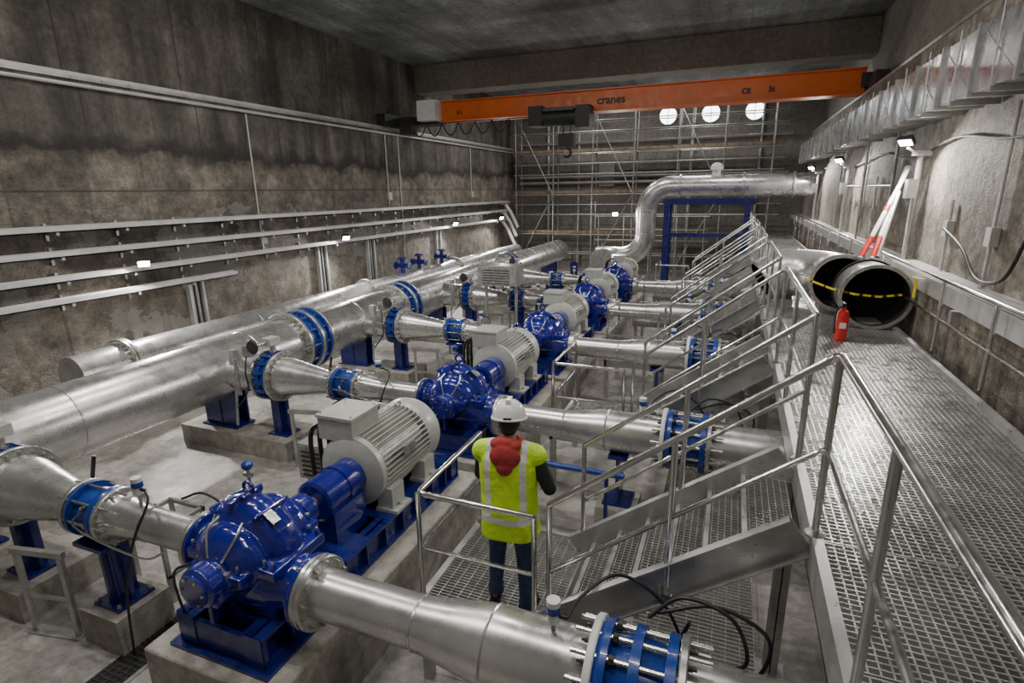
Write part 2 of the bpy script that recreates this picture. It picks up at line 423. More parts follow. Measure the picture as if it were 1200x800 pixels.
for k in range(8):
    an=2*math.pi*k/8;c=(.24*math.cos(an),.24*math.sin(an));b.cyl((-6.05+S,*c),(-5.35+S,*c),.012,M_bolt,seg=6)
b.flange(L(-5.52+S),(1,0,0),.26,.045,M_steel,12,ext=.05)
b.lathe(L(-5.48+S),(1,0,0),[(0,.22),(.05,.19),(.1,.19),(.4,.15),(1.05,.15)],M_pipe,32)
b.flange(L(-4.02),(1,0,0),.25,.04,M_steel,12,ext=.04)
b.lathe(L(-5.07+S),(1,0,0),[(-.01,.155),(0,.16),(.01,.155)],M_pipe,32,cap=False)
gx=-7.18+S
b.cyl((gx,0,.36),(gx,0,.54),.05,M_steel,seg=12);b.box((gx-.02,0,.58),(.18,.22,.12),M_motor);b.cyl((gx-.02,-.1,.58),(gx-.02,-.36,.58),.03,M_steel,seg=10)
b.lathe((gx-.02,-.36,.58),(0,-1,0),[(0,.10),(.02,.12),(.04,.10)],M_dark,24)
b.box((gx-.2,-.3,.48),(.14,.12,.18),M_steel);b.box((gx-.36,-.44,.4),(.11,.11,.24),M_galv);b.cyl((gx-.36,-.44,.3),(gx-.36,-.56,-.7),.02,M_galv,seg=8)
b.cyl((gx-.28,-.5,-.2),(gx-.28,-.5,.4),.03,M_steel,seg=10);b.hose([(gx-.2,-.36,.4),(gx-.1,-.5,.2),(gx-.1,-.5,-.1),(gx-.3,-.56,-.4)],.012,M_black)
transmitter(b,(-4.75,0,.15));
b.cyl((-5.9,.26,0),(-5.9,.34,.3),.02,M_black,seg=8)
b.hose([(-4.66,0,.34),(-4.5,-.1,.3),(-4.55,-.25,0),(-4.7,-.3,-.5),(-4.9,-.25,-1.3)],.011,M_black)
b.hose([(-5.3,-.16,.1),(-5.25,-.3,.05),(-4.9,-.3,-.05),(-4.4,-.28,-.1),(-4.1,-.3,.05)],.009,M_stain,6)
b.cyl((-5.28,-.12,.1),(-5.28,-.2,.14),.02,M_bolt,seg=8)
me_suc=b.data('suction_line')
for i,y in enumerate(YK): place(me_suc,'suction_branch_line',(0,y,ZP))
b=B();b.bb((-.27,-.27,0),(.27,.27,.38),C_plinth);b.bb((-.18,-.18,.38),(.18,.18,.41),M_bluef)
b.bb((-.14,-.02,.41),(.14,.02,1.1),M_bluef);b.bb((-.02,-.13,.41),(.02,.13,1.1),M_bluef)
b.lathe((0,0,0),(0,0,1),[(.41,.09),(1.05,.09)],M_bluef,12)
b.bb((-.2,-.22,1.06),(.2,.22,1.1),M_bluef)
for sx in(-.15,.15):
    for sy in(-.15,.15): b.cyl((sx,sy,.41),(sx,sy,.45),.018,M_bolt,seg=6)
me=b.data('stand')
for y in YK: place(me,'blue_pipe_stand',(-5.3,y,0))
b=B()
for x in(-.5,.0):
    for y in(0,.5):
        b.bb((x-.02,y-.02,0),(x+.02,y+.02,.85),M_galv)
b.bb((-.52,-.02,.83),(.02,.02,.87),M_galv);b.bb((-.52,.48,.83),(.02,.52,.87),M_galv);b.bb((-.52,0,.83),(-.48,.5,.87),M_galv);b.bb((-.02,0,.83),(.02,.5,.87),M_galv)
b.bb((-.02,-.02,.3),(.02,.52,.33),M_galv);b.cyl((-.6,.25,.88),(1.0,.25,.88),.025,M_stain,seg=10);b.cyl((0,.25,.6),(1.0,.25,.6),.03,M_white,seg=10)
b.hose([(-.3,.5,.9),(0,.55,1.0),(.3,.6,.8),(.5,.6,.4),(.7,.55,.02)],.014,M_black)
me=b.data('iframe')
for y in YK: place(me,'pipe_support_frame',(-5.25,y+.42,0))
b=B()
for x in(-.25,.25): b.bb((x-.025,-.02,0),(x+.025,.02,.95),M_galv)
b.bb((-.3,-.025,.9),(.3,.025,.96),M_galv);b.bb((-.25,-.01,.4),(.25,.01,.44),M_galv);b.bb((-.3,-.06,0),(.3,.06,.015),M_galv)
me=b.data('wframe')
for y in YK: place(me,'pipe_trestle',(-5.95,y-.3,0),rot=(0,0,.2))

# ------------------------------------------------------------------ pump
c=B();mm=M_blue
c.lathe((0,-.19,0),(0,1,0),[(0,.2),(.02,.3),(.06,.385),(.12,.42),(.19,.43),(.26,.42),(.32,.385),(.36,.3),(.38,.2)],mm,40)
c.ball((-.03,0,.08),(.37,.25,.37),mm,28,16)
for sgn in(-1,1):
    c.ball((-.02,sgn*.22,.02),(.33,.2,.3),mm,24,14)
    c.lathe((0,sgn*.34,0),(0,sgn,0),[(0,.2),(.04,.17),(.06,.13),(.1,.13)],mm,24)
    c.lathe((0,sgn*.42,0),(0,sgn,0),[(0,.12),(.02,.16),(.14,.16),(.16,.13)],mm,24)
    for sx in(-.14,.14): c.box((sx,sgn*.40,-.06),(.035,.2,.12),mm)
    c.box((0,sgn*.42,-.14),(.28,.22,.04),mm)
    c.box((0,sgn*.46,-.24),(.04,.08,.24),mm)
NZ,NY=-.2,-.08
c.lathe((.0,NY*.6,NZ),(1,0,0),[(.05,.27),(.3,.25),(.5,.2),(.6,.185)],mm,32)
c.lathe((0,0,-.1),(-1,0,0),[(.05,.33),(.3,.3),(.45,.18),(.56,.16)],mm,32)
c.lathe((0,NY,NZ),(1,0,0),[(.575,.28),(.62,.28)],mm,40);c.lathe((0,0,-.1),(-1,0,0),[(.535,.25),(.575,.25)],mm,40)
c.box((0,0,-.0),(.9,.56,.085),mm);c.box((0,0,0),(.54,.84,.08),mm)
for sgn in(-1,1):
    c.box((.27,sgn*.2,-.34),(.2,.14,.12),mm);c.box((-.27,sgn*.2,-.34),(.2,.14,.12),mm)
c.box((0,0,.45),(.07,.16,.08),mm)
for a in(-.6,-.1,.5): c.box((math.sin(a)*.43,0,math.cos(a)*.43),(.03,.34,.06),mm,Matrix.Rotation(a,3,'Y'))
cast=fuse(c,.012,3)
b=B();b.mesh(cast,M_blue)
for sgn in(-1,1):
    for k,x in enumerate((-.41,-.33,-.2,.2,.33,.41)):
        yy=sgn*(.24 if abs(x)>.24 else .37)
        b.cyl((x,yy,.03),(x,yy,.085),.022,M_blue,seg=6);b.cyl((x,yy,.085),(x,yy,.105),.012,M_bolt,seg=6)
    for k in range(4): b.lathe((0,sgn*(.372+.016*k),0),(0,sgn,0),[(0,.135),(.009,.135)],M_steel,20)
    b.box((.13,sgn*.41,.04),(.05,.06,.05),M_steel)
b.cyl((0,-.575,0),(0,-.60,0),.13,M_blue,seg=24)
for k in range(6):
    an=2*math.pi*k/6;b.cyl((.105*math.cos(an),-.59,.105*math.sin(an)),(.105*math.cos(an),-.615,.105*math.sin(an)),.012,M_bolt,seg=6)
b.flange((.62,NY,NZ),(1,0,0),.28,.045,M_steel,12,ext=.07)
b.sweep(arc((0,0,.52),(1,0,0),(0,0,1),.05,0,2*math.pi,12),.014,M_blue,8,cap=False)
b.cyl((-.12,.12,.42),(-.12,.12,.6),.014,M_steel,seg=8);b.cyl((-.16,.12,.55),(-.08,.12,.55),.02,M_bolt,seg=8);b.lathe((-.12,.12,.6),(0,0,1),[(0,.03),(.02,.045),(.05,.045),(.07,.02)],M_blue2,12)
b.box((.27,-.06,.355),(.12,.08,.01),M_steel,Matrix.Rotation(.65,3,'Y'))
b.hose([(-.12,-.2,.35),(-.12,-.32,.3),(-.05,-.4,.14)],.01,M_steel,6)
b.hose([(.12,-.2,.35),(.15,-.32,.28),(.08,-.4,.13)],.01,M_steel,6)
b.hose([(-.1,-.5,.15),(-.2,-.56,.1),(-.32,-.5,-.15),(-.4,-.4,-.5),(-.5,-.2,-.68)],.01,M_black,6)
b.lathe((0,.66,0),(0,1,0),[(0,.17),(.02,.2),(.3,.2),(.3,.212),(.34,.212),(.34,.2),(.54,.2),(.56,.17)],M_blue,36)
b.cyl((0,.56,0),(0,.66,0),.06,M_steel,seg=16)
b.bb((-.2,.7,-.45),(.2,1.16,-.1),M_blue)
me_pump=b.data('centrifugal_pump')
b=B();mf=M_bluef
def ibeam(b,x,y0,y1,z0,z1,w,m):
    b.bb((x-w/2,y0,z0),(x+w/2,y1,z0+.025),m);b.bb((x-w/2,y0,z1-.025),(x+w/2,y1,z1),m);b.bb((x-.012,y0,z0),(x+.012,y1,z1),m)
    n=int((y1-y0)/.3)
    for k in range(n+1):
        yy=y0+(y1-y0)*k/max(n,1);b.bb((x-w/2+.01,yy-.008,z0),(x+w/2-.01,yy+.008,z1),m)
for x in(-.34,.34): ibeam(b,x,-.46,.46,-.68,-.40,.2,mf)
b.bb((-.44,-.46,-.66),(.44,-.42,-.43),mf);b.bb((-.44,.42,-.66),(.44,.46,-.43),mf);b.bb((-.5,-.52,-.7),(.5,.52,-.67),mf)
b.bb((-.3,-.3,-.67),(.3,-.27,-.42),mf)
for x in(-.36,.36): ibeam(b,x,.52,2.7,-.70,-.42,.16,mf)
b.bb((-.42,.52,-.44),(.42,.9,-.415),mf);b.bb((-.42,2.55,-.66),(.42,2.7,-.44),mf);b.bb((-.44,1.2,-.44),(.44,2.5,-.415),mf);b.bb((-.36,.52,-.64),(.36,.56,-.45),mf)
me_base=b.data('base')
b=B();mg=M_motor
b.cyl((0,1.26,0),(0,2.32,0),.325,mg,seg=48)
for k in range(44):
    an=2*math.pi*k/44
    if math.sin(an)<-.93: continue
    R=Matrix.Rotation(-an,3,'Y')
    b.box(R@V((.355,1.78,0)),(.075,.86,.011),mg,R)
b.lathe((0,1.22,0),(0,1,0),[(0,.12),(.01,.25),(.04,.33),(.06,.38),(.13,.38),(.15,.35)],mg,48)
b.lathe((0,2.2,0),(0,1,0),[(0,.38),(.05,.4),(.2,.4),(.27,.37),(.32,.28),(.33,.05)],mg,48)
for k in range(7): b.lathe((0,2.532,0),(0,1,0),[(0,.05+.035*k),(.006,.05+.035*k),(.006,.062+.035*k),(0,.062+.035*k)],M_dark,32,cap=False)
for sx in(-1,1):
    for yy in(1.45,2.1):
        b.box((sx*.33,yy,-.28),(.18,.22,.24),mg);b.box((sx*.36,yy,-.398),(.26,.28,.035),mg);b.cyl((sx*.44,yy,-.39),(sx*.44,yy,-.35),.02,M_bolt,seg=6)
b.box((-.16,1.5,.44),(.42,.46,.24),mg);b.box((-.16,1.5,.57),(.45,.49,.03),mg);b.box((-.1,1.5,.3),(.3,.4,.12),mg)
for sx in(-.35,.03):
    for sy in(1.3,1.7): b.cyl((sx,sy,.58),(sx,sy,.595),.014,M_bolt,seg=6)
for yy in(1.36,1.5,1.64): b.cyl((-.36,yy,.42),(-.44,yy,.42),.035,M_black,seg=10);b.hose([(-.44,yy,.42),(-.54,yy,.34),(-.58,yy,.1),(-.55,yy,-.68)],.025,M_black,8)
b.sweep(arc((.05,2.1,.42),(0,1,0),(0,0,1),.05,0,math.pi,8),.014,M_bolt,8)
b.box((.40,1.75,.12),(.02,.2,.11),M_steel)
me_motor=b.data('electric_motor')
b=B();b.bb((-.68,-.62,-.05),(.66,2.85,.75),C_plinth);me_pl=b.data('plinth')
PX=-3.4;PZ=1.45
for y in YK:
    place(me_pl,'concrete_plinth',(PX,y,0),bevel=.02)
    place(me_base,'pump_baseframe',(PX,y,PZ))
    place(me_pump,'split_case_pump',(PX,y,PZ))
    place(me_motor,'electric_motor',(PX-.03,y,PZ))
# ------------------------------------------------------------------ discharge module
ZD=PZ+NZ
b=B()
b.flange(L(-2.735),(1,0,0),.28,.045,M_steel,12,ext=.04)
b.lathe(L(-2.7),(1,0,0),[(0,.185),(.85,.185),(.95,.195),(1.35,.255),(1.45,.26),(2.12,.26)],M_pipe,40)
b.lathe(L(-1.83),(1,0,0),[(-.012,.186),(0,.195),(.012,.19)],M_pipe,40,cap=False);b.lathe(L(-1.27),(1,0,0),[(-.012,.258),(0,.268),(.012,.26)],M_pipe,40,cap=False)
b.flange(L(-.6),(1,0,0),.37,.05,M_white,16,ext=.05,bm=M_dark)
b.lathe(L(-.55),(1,0,0),[(0,.34),(.03,.36),(.07,.36),(.07,.28),(.2,.3),(.2,.36),(.26,.36),(.26,.3),(.4,.28),(.4,.36),(.46,.36),(.46,.32)],M_blue2,44)
for k in range(14):
    an=2*math.pi*(k+.5)/14;cc=(.33*math.cos(an),.33*math.sin(an));b.cyl((-.7,*cc),(.1,*cc),.016,M_bolt,seg=8)
    for xx in(-.47,-.33,-.12): b.cyl((xx,*cc),(xx+.035,*cc),.03,M_dark,seg=6)
b.flange(L(-.08),(1,0,0),.37,.05,M_steel,16,ext=.05,bm=M_dark)
b.cyl(L(-.05),L(1.0),.26,M_pipe,seg=36)
transmitter(b,(-.85,.0,.25),.08)
b.hose([(-.76,0,.38),(-.7,.15,.45),(-.5,.36,.5),(-.2,.4,.3),(0,.42,-.2)],.011,M_black,8)
b.hose([(-.3,.3,.28),(-.1,.36,.44),(.2,.34,.38),(.3,.32,.1),(.1,.38,-.05),(-.1,.37,.05),(-.05,.34,.28)],.013,M_black,8)
b.hose([(-.25,.36,.28),(.1,.42,.38),(.42,.4,.25),(.35,.4,-.1),(.05,.42,-.2),(-.1,.4,-.3)],.013,M_black,8)
me=b.data('discharge')
for y in YK: place(me,'discharge_pipe_line',(0,y+NY,ZD))
b=B();b.bb((-.25,-.3,0),(.25,.3,.3),C_plinth);b.bb((-.18,-.2,.3),(.18,.2,.33),M_bluef);b.bb((-.02,-.18,.33),(.02,.18,ZD-.27),M_bluef);b.bb((-.12,-.2,ZD-.3),(.12,.2,ZD-.25),M_bluef)
me=b.data('dstand')
for y in YK: place(me,'discharge_pipe_stand',(-1.1,y+NY,0))
b=B();b.cyl((1.35,Y0+.1,ZD),(1.35,24,ZD),.45,M_pipe,seg=40);b.obj('discharge_manifold_pipe')

# ------------------------------------------------------------------ walkway, stairs, rails
ZW,ZPL=2.15,.84
HW=1.15
def grating(b,x0,x1,y0,y1,z,px=.034,cp=.085,d=.03,w=.006,m=M_grate):
    n=int((y1-y0)/px)
    for i in range(n+1):
        y=y0+(y1-y0)*i/n;b.bb((x0,y-w/2,z-d),(x1,y+w/2,z),m)
    n=max(1,int((x1-x0)/cp))
    for i in range(n+1):
        x=x0+(x1-x0)*i/n;b.bb((x-w/2,y0,z-d*.5),(x+w/2,y1,z-.001),m)
    for x in(x0,x1): b.bb((x-.004,y0,z-d),(x+.004,y1,z+.001),m)
b=B();y=-2.6
while y<26.9:
    grating(b,.66,2.3,y+.01,y+.98,ZW,px=.04 if y<11 else .06,cp=.05 if y<11 else .1,w=.009);y+=.99
b.bb((.60,Y0+.2,ZW-.24),(.66,27.2,ZW+.01),M_galv);b.bb((.60,Y0+.2,ZW-.24),(.72,27.2,ZW-.225),M_galv)
b.bb((2.30,Y0+.2,ZW-.2),(2.36,27.2,ZW+.06),M_galv)
y=Y0+.8
while y<27:
    b.bb((.66,y-.04,ZW-.22),(2.3,y+.04,ZW-.035),M_galv);y+=1.84
for k,yy in enumerate(YK+[21.25,25]):
    x=.63
    b.bb((x-.06,yy+1.7-.05,.02),(x+.06,yy+1.7-.038,ZW-.24),M_galv);b.bb((x-.06,yy+1.7+.038,.02),(x+.06,yy+1.7+.05,ZW-.24),M_galv);b.bb((x-.005,yy+1.65,.02),(x+.005,yy+1.75,ZW-.24),M_galv)
    b.bb((x-.12,yy+1.6,0),(x+.12,yy+1.8,.02),M_galv)
b.obj('grating_walkway')
RR=.024
def smooth(pts,rad):
    out=[pts[0]]
    for i in range(1,len(pts)-1):
        a,p,c=pts[i-1],pts[i],pts[i+1]
        u=(a-p);w=(c-p);ru=min(rad,u.length*.4);rw=min(rad,w.length*.4)
        A=p+u.normalized()*ru;C=p+w.normalized()*rw
        for k in range(5):
            t=k/4;out.append(A*(1-t)**2+p*2*t*(1-t)+C*t*t)
    out.append(pts[-1]);return out
def rail(b,pts,post_at,h=HW,mids=(.58,),r=RR):
    pts=[V(p) for p in pts]
    up=V((0,0,h))
    b.sweep(smooth([p+up for p in pts],.08),r,M_stain,12)
    for mh in mids: b.sweep(smooth([p+V((0,0,mh)) for p in pts],.08),r*.75,M_stain,10)
    for p in post_at:
        p=V(p);b.cyl(p,p+up,r*.9,M_stain,seg=12);b.cyl(p,p+V((0,0,.012)),.06,M_stain,seg=12)
def lerp(a,b,t): return V(a)*(1-t)+V(b)*t
XS0,XS1,XPL=-1.08,.6,-2.2
for k,yk in enumerate(YK):
    ya,yb=yk+.57,yk+1.57
    b=B();grating(b,XPL,XS0,ya,yb+.25,ZPL)
    b.bb((XPL-.04,ya-.04,ZPL-.14),(XS0,ya,ZPL+.01),M_galv);b.bb((XPL-.04,yb+.25,ZPL-.14),(XS0,yb+.29,ZPL+.01),M_galv);b.bb((XPL-.06,ya-.04,ZPL-.14),(XPL,yb+.29,ZPL+.01),M_galv)
    b.bb((XS0-.03,ya,ZPL-.14),(XS0,yb+.25,ZPL-.031),M_galv)
    for x in(XPL,-1.2):
        for yy in(ya,yb+.25): b.bb((x-.04,yy-.04,0),(x+.04,yy+.04,ZPL-.14),M_galv)
    b.obj('grating_platform')
    b=B();rise=ZW-ZPL;run=XS1-XS0;n=7
    for yy in(ya,yb):
        d=(V((XS1,yy,ZW))-V((XS0,yy,ZPL))).normalized()
        a=V((XS0-.05,yy,ZPL+.08));c2=V((XS1-.05,yy,ZW-.02))
        sg=1 if yy==ya else -1
        b.bar(a,c2,.012,.26,M_galv)
        nrm=V((-d.z,0,d.x))
        for s2 in(-1,1): b.bar(a+nrm*s2*.125+V((0,-sg*.03,0)),c2+nrm*s2*.125+V((0,-sg*.03,0)),.07,.012,M_galv)
    for i in range(1,n):
        z=ZPL+rise*i/n;x=XS0+run*(i-.5)/n+.02
        x0,x1=x-.03,x+run/n+.05
        grating(b,x0,x1,ya+.01,yb-.01,z,px=.034,cp=.045,d=.03)
        b.bb((x0-.004,ya+.01,z-.05),(x0+.03,yb-.01,z+.003),M_galv)
    b.obj('access_stair')
    b=B();h=HW
    yr=ya-.02
    s0=V((XS0,yr,ZPL));s1=V((XS1+.02,yr,ZW))
    b2=[(XPL,yb+.2,ZPL),(XPL,yr,ZPL),(XS0-.12,yr,ZPL)]
    rail(b,b2,b2,h=1.02,mids=(.52,))
    y_prev=Y0+.3 if k==0 else YK[k-1]+1.57
    pts=[lerp(s0,s1,0),s1,(XS1+.02,y_prev+.02,ZW)]
    posts=[lerp(s0,s1,.0),lerp(s0,s1,.5),s1]
    L2=yr-y_prev;nn=max(1,round(L2/1.3))
    posts+= [(XS1+.02,yr-L2*j/nn,ZW) for j in range(1,nn+1)]
    far=[lerp(V((XS0,yb+.02,ZPL)),V((XS1+.02,yb+.02,ZW)),t) for t in(0,.5,1)]
    b.sweep([far[0]+V((0,0,h)),far[2]+V((0,0,h))],RR,M_stain,12);b.sweep([far[0]+V((0,0,.58)),far[2]+V((0,0,.58))],RR*.75,M_stain,10)
    for p in far: b.cyl(p,p+V((0,0,h)),RR*.9,M_stain,seg=12)
    rail(b,pts,posts)
    if k==len(YK)-1:
        rail(b,[(XS1+.02,yb+.02,ZW),(XS1+.02,27.0,ZW)],[(XS1+.02,yb+.02+1.3*j,ZW) for j in range(7)])
    b.obj('stainless_railing')
b=B();rail(b,[(2.42,Y0+.3,ZW),(2.42,27,ZW)],[(2.42,-1+1.5*j,ZW) for j in range(19) if abs(-1+1.5*j-9.5)>.3],h=.95,mids=(.48,))
b.obj('stainless_railing')
b=B();b.bb((XR-.02,Y0,2.87),(XM,Y1,3.0),M_tray);b.bb((XR-.04,Y0,2.78),(XR,Y1,3.0),M_tray)
for j in range(16): b.bb((XR-.1,Y0+.7+2*j,2.62),(XR,Y0+.78+2*j,2.78),M_galv)
b.obj('wall_ledge_cable_channel')
b=B();b.bb((-5.1,Y0+.1,0),(-5.06,28,.012),M_galv);b.bb((-4.74,Y0+.1,0),(-4.7,28,.012),M_galv);b.bb((-5.06,Y0+.1,.0),(-4.74,28,.002),M_black)
for i in range(620): b.bb((-5.06,Y0+.15+i*.05,.002),(-4.74,Y0+.165+i*.05,.01),M_dark)
for x in(-4.98,-4.9,-4.82): b.bb((x-.005,Y0+.1,.002),(x+.005,28,.011),M_dark)
b.obj('floor_drain_grating')
b=B();grating(b,-.6,.5,Y0+.2,22,.12,px=.05,cp=.12)
b.obj('floor_level_grating')

# ------------------------------------------------------------------ duct
b=B();y=-2.5;x0,x1,z0,z1=2.40,XM-.01,5.2,5.9
while y<27:
    b.bb((x0,y,z0),(x1,y+1.16,z1),M_duct)
    b.bb((x0-.035,y+1.16,z0-.035),(x1,y+1.2,z1+.035),M_galv)
    b.bar((x0-.003,y+.05,z0+.04),(x0-.003,y+1.1,z1-.04),.006,.012,M_galv)
    b.bb((x0-.02,y+.56,z0-.06),(x1,y+.6,z0-.0),M_galv);b.cyl((x0-.02,y+.58,z0-.06),(x0-.02,y+.58,z1+.1),.01,M_galv,seg=6)
    y+=1.2
b.obj('ventilation_duct')
for y in(11.1,17.5,23.5):
    b=B();b.cyl((2.72,y,3.0),(2.72,y,4.72),.045,M_galv,seg=12);b.bb((2.6,y-.06,4.66),(2.85,y+.06,4.74),M_galv);b.bb((2.58,y-.1,4.0),(2.72,y+.1,4.3),M_galv)
    b.cyl((2.72,y,4.66),(2.5,y-.1,4.78),.02,M_galv,seg=8)
    b.obj('lamp_pole')
    flood((2.45,y-.12,4.86),(-.3,-.35,-.6),150,.65)
b=B()
for y,zt in((8.2,5.1),(9.7,4.0),(13.2,5.1),(14.6,4.4),(16.1,5.1),(19.5,5.1)):
    b.cyl((XM-.05,y,3.0),(XM-.05,y,zt),.022,M_tray,seg=8);b.box((XM-.05,y,3.6),(.09,.16,.22),M_motor)
b.hose([(XM-.06,6,4.9),(XM-.06,8,4.7),(XM-.06,10,4.85),(XM-.06,12,4.65),(XM-.06,14.5,4.85),(XM-.06,18,4.7),(XM-.06,24,4.85)],.018,M_black,8)
b.hose([(XM-.1,7.2,3.7),(XM-.12,7.5,3.2),(XM-.12,8.2,3.1),(XM-.1,8.9,3.4),(XM-.1,9.7,3.6)],.02,M_black,8)
for y in (12.6,15.2): 
    b.cyl((2.7,y,3.0),(2.7,y,5.15),.025,M_scaf,seg=8);b.cyl((2.7,y,4.2),(2.7,y+2,4.2),.025,M_scaf,seg=8)
b.obj('wall_conduits_and_boxes')
# open pipe pieces standing on the walkway
r0=.45;zc=ZW+r0+.03
b=B();b.cyl((2.02,9.3,zc),(2.02,9.98,zc),r0,M_pipe,seg=44,cap=False);b.cyl((2.02,9.3,zc),(2.02,9.98,zc),r0-.022,M_inner,seg=44,cap=False)
b.lathe((2.02,9.3,zc),(0,1,0),[(0,r0-.022),(0,r0+.03),(.03,r0+.03),(.03,r0)],M_steel,44,cap=False)
b.lathe((2.02,9.94,zc),(0,1,0),[(0,r0),(0,r0+.03),(.03,r0+.03),(.03,.02)],M_inner,44,cap=False)  # near-black disc closes the back of the spool
b.bb((1.75,9.4,ZW+.001),(2.3,9.8,ZW+.08),M_galv)
b.obj('open_pipe_spool')
b=B();z2=zc+.06
pth=[(1.70,10.15,z2),(1.72,10.35,z2)]+arc((.98,10.5,z2),(1,0,0),(0,1,0),.72,.1,math.pi/2,10)+[(.8,11.2,z2-.08),(.6,11.15,z2-.2)]
b.sweep(pth,.43,M_pipe,44,cap=False);b.sweep(pth,.408,M_inner,44,cap=False)
b.lathe((1.70,10.15,z2),(0.05,1,0),[(0,.408),(0,.47),(.04,.47),(.04,.43)],M_steel,44,cap=False)
b.lathe((.6,11.15,z2-.2),V((-.2,-.05,-.12)).normalized(),[(-.04,.43),(-.04,.48),(0,.48),(0,.408)],M_steel,44,cap=False)
b.bb((1.45,10.3,ZW+.001),(1.95,10.8,ZW+.14),M_galv);b.bb((.7,10.9,ZW+.001),(1.1,11.4,ZW+.1),M_galv)
b.obj('open_pipe_elbow')
b=B()
pp=[(1.15,9.9,zc+.15),(1.5,9.6,zc+.05),(1.75,9.27,zc+.04),(2.05,9.26,zc+.02),(2.33,9.27,zc+.06)]
for i in range(4): b.bar(pp[i],pp[i+1],.004,.03,M_yel)
for i in range(4):
    for tt in(.25,.75):
        q=lerp(pp[i],pp[i+1],tt);b.box(q,(.05,.008,.032),M_black)
b.bar((2.37,8.6,3.02),(2.37,9.1,2.98),.04,.004,M_yel);b.box((2.37,8.9,2.85),(.01,.1,.26),M_yel)
b.obj('hazard_tape')
fx,fy=1.5,8.5
b=B();b.lathe((fx,fy,ZW),(0,0,1),[(0,.07),(.01,.078),(.36,.078),(.41,.06),(.43,.03),(.47,.03)],M_red,24)
b.box((fx,fy,ZW+.49),(.05,.05,.04),M_black);b.box((fx-.02,fy-.05,ZW+.53),(.03,.16,.015),M_black);b.hose([(fx,fy-.03,ZW+.48),(fx-.09,fy-.05,ZW+.42),(fx-.09,fy-.03,ZW+.1)],.012,M_black,8)
b.box((fx,fy-.08,ZW+.22),(.08,.004,.08),M_white)
b.obj('fire_extinguisher')
b=B()
for dx in(0,.16):
    A=V((1.9+dx,10.1,3.1));C=V((2.68,11.5+dx,4.5))
    b.cyl(A,C,.035,M_white,seg=12);b.cyl(lerp(A,C,.02),lerp(A,C,.22),.042,M_red,seg=12);b.cyl(lerp(A,C,.5),lerp(A,C,.56),.042,M_red,seg=12)
b.cyl((2.15,10.2,3.12),(2.5,11.1,4.1),.03,M_galv,seg=10)
b.obj('steel_prop_brace')
# ------------------------------------------------------------------ far riser pipe, blue portal
b=B();Yf=24.5;R=.43
path=[(-5.6,Yf,ZP),(-4.5,Yf,ZP)]+arc((-4.5,Yf,ZP+1.0),(0,0,-1),(1,0,0),1.0,0.0,math.pi/2,8)[1:]+arc((-2.5,Yf,3.3),(-1,0,0),(0,0,1),1.0,0,math.pi/2,8)+[(2.7,Yf,4.3)]
b.sweep(path,R,M_pipe,32)
for x in(-2.2,.2,2.0): b.lathe((x,Yf,4.3),(1,0,0),[(0,R),(0,R+.07),(.08,R+.07),(.08,R)],M_steel,32,cap=False)
b.cyl((-.8,Yf,4.7),(-.8,Yf,4.9),.16,M_white,seg=20);b.lathe((-.8,Yf,4.9),(0,0,1),[(0,.2),(.02,.24),(.16,.24),(.26,.16),(.3,.03)],M_white,24)
b.sweep([(-4.9,22.6,ZP),(-4.9,23.5,ZP),(-4.9,24.4,ZP)],.43,M_pipe,32);b.flange((-4.9,22.55,ZP),(0,1,0),.54,.06,M_steel,24)
b.obj('riser_pipe')
b=B()
for x in(-2.45,.45):
    for y in(22.6,23.6): b.bb((x-.1,y-.1,0),(x+.1,y+.1,3.72),M_bluef)
for y in(22.6,23.6): b.bb((-2.6,y-.09,3.62),(.7,y+.09,3.84),M_bluef)
for x in(-2.45,.45): b.bb((x-.09,22.6,3.64),(x+.09,23.6,3.8),M_bluef)
b.bb((-2.5,22.52,2.4),(.5,22.6,2.55),M_bluef)
b.obj('blue_steel_portal')
# ------------------------------------------------------------------ scaffolding
b=B();xs=[-10.9+2.05*i for i in range(7)]
for yy in(28.3,29.2):
    for x in xs: b.cyl((x,yy,0),(x,yy,8.3),.03,M_scaf,seg=8)
    for z in(1.0,2.0,3.0,3.5,4.0,5.0,5.5,6.0,7.0,7.5): b.cyl((-11.05,yy,z),(1.9,yy,z),.027,M_scaf,seg=8)
for z in(2.0,4.0,6.0):
    b.bb((-11.0,28.35,z+.02),(1.8,29.1,z+.06),M_plank);b.bb((-11.0,28.3,z+.06),(1.8,28.33,z+.2),M_plank)
    for x in xs: b.cyl((x,28.2,z),(x,29.3,z),.027,M_scaf,seg=8)
for i in(0,2,4): b.cyl((xs[i],28.25,0.2),(xs[i+1],28.25,4),.025,M_scaf,seg=8);b.cyl((xs[i+1],28.25,4),(xs[i],28.25,8),.025,M_scaf,seg=8)
b.obj('scaffolding')
b=B()
for x,r in((-9.6,.07),(-7.9,.05),(-2.2,.09),(.9,.06)): b.cyl((x,29.85,0),(x,29.85,8.0),r,M_tray,seg=10)
for z,r in((4.6,.08),(4.9,.06),(6.6,.05)): b.cyl((-11.2,29.7,z),(2.2,29.7,z),r,M_tray,seg=10)
b.bb((-6.8,29.8,4.4),(-6.0,29.95,5.6),M_motor);b.bb((-4.6,29.8,2.3),(-3.8,29.95,3.6),M_motor)
b.obj('far_wall_pipework')
b=B()
for i in range(5): b.cyl((-6+1.2*i,26.5,0),(-6+1.2*i,26.5,3.0),.03,M_scaf,seg=8);b.cyl((-6+1.2*i,27.4,0),(-6+1.2*i,27.4,1.8),.03,M_scaf,seg=8)
for z in(1.9,2.4,3.0): b.cyl((-6.2,26.5,z),(-1.0,26.5,z),.028,M_scaf,seg=8)
b.bb((-6.2,26.5,1.8),(-1,27.4,1.86),M_plank)
b.obj('scaffold_platform')
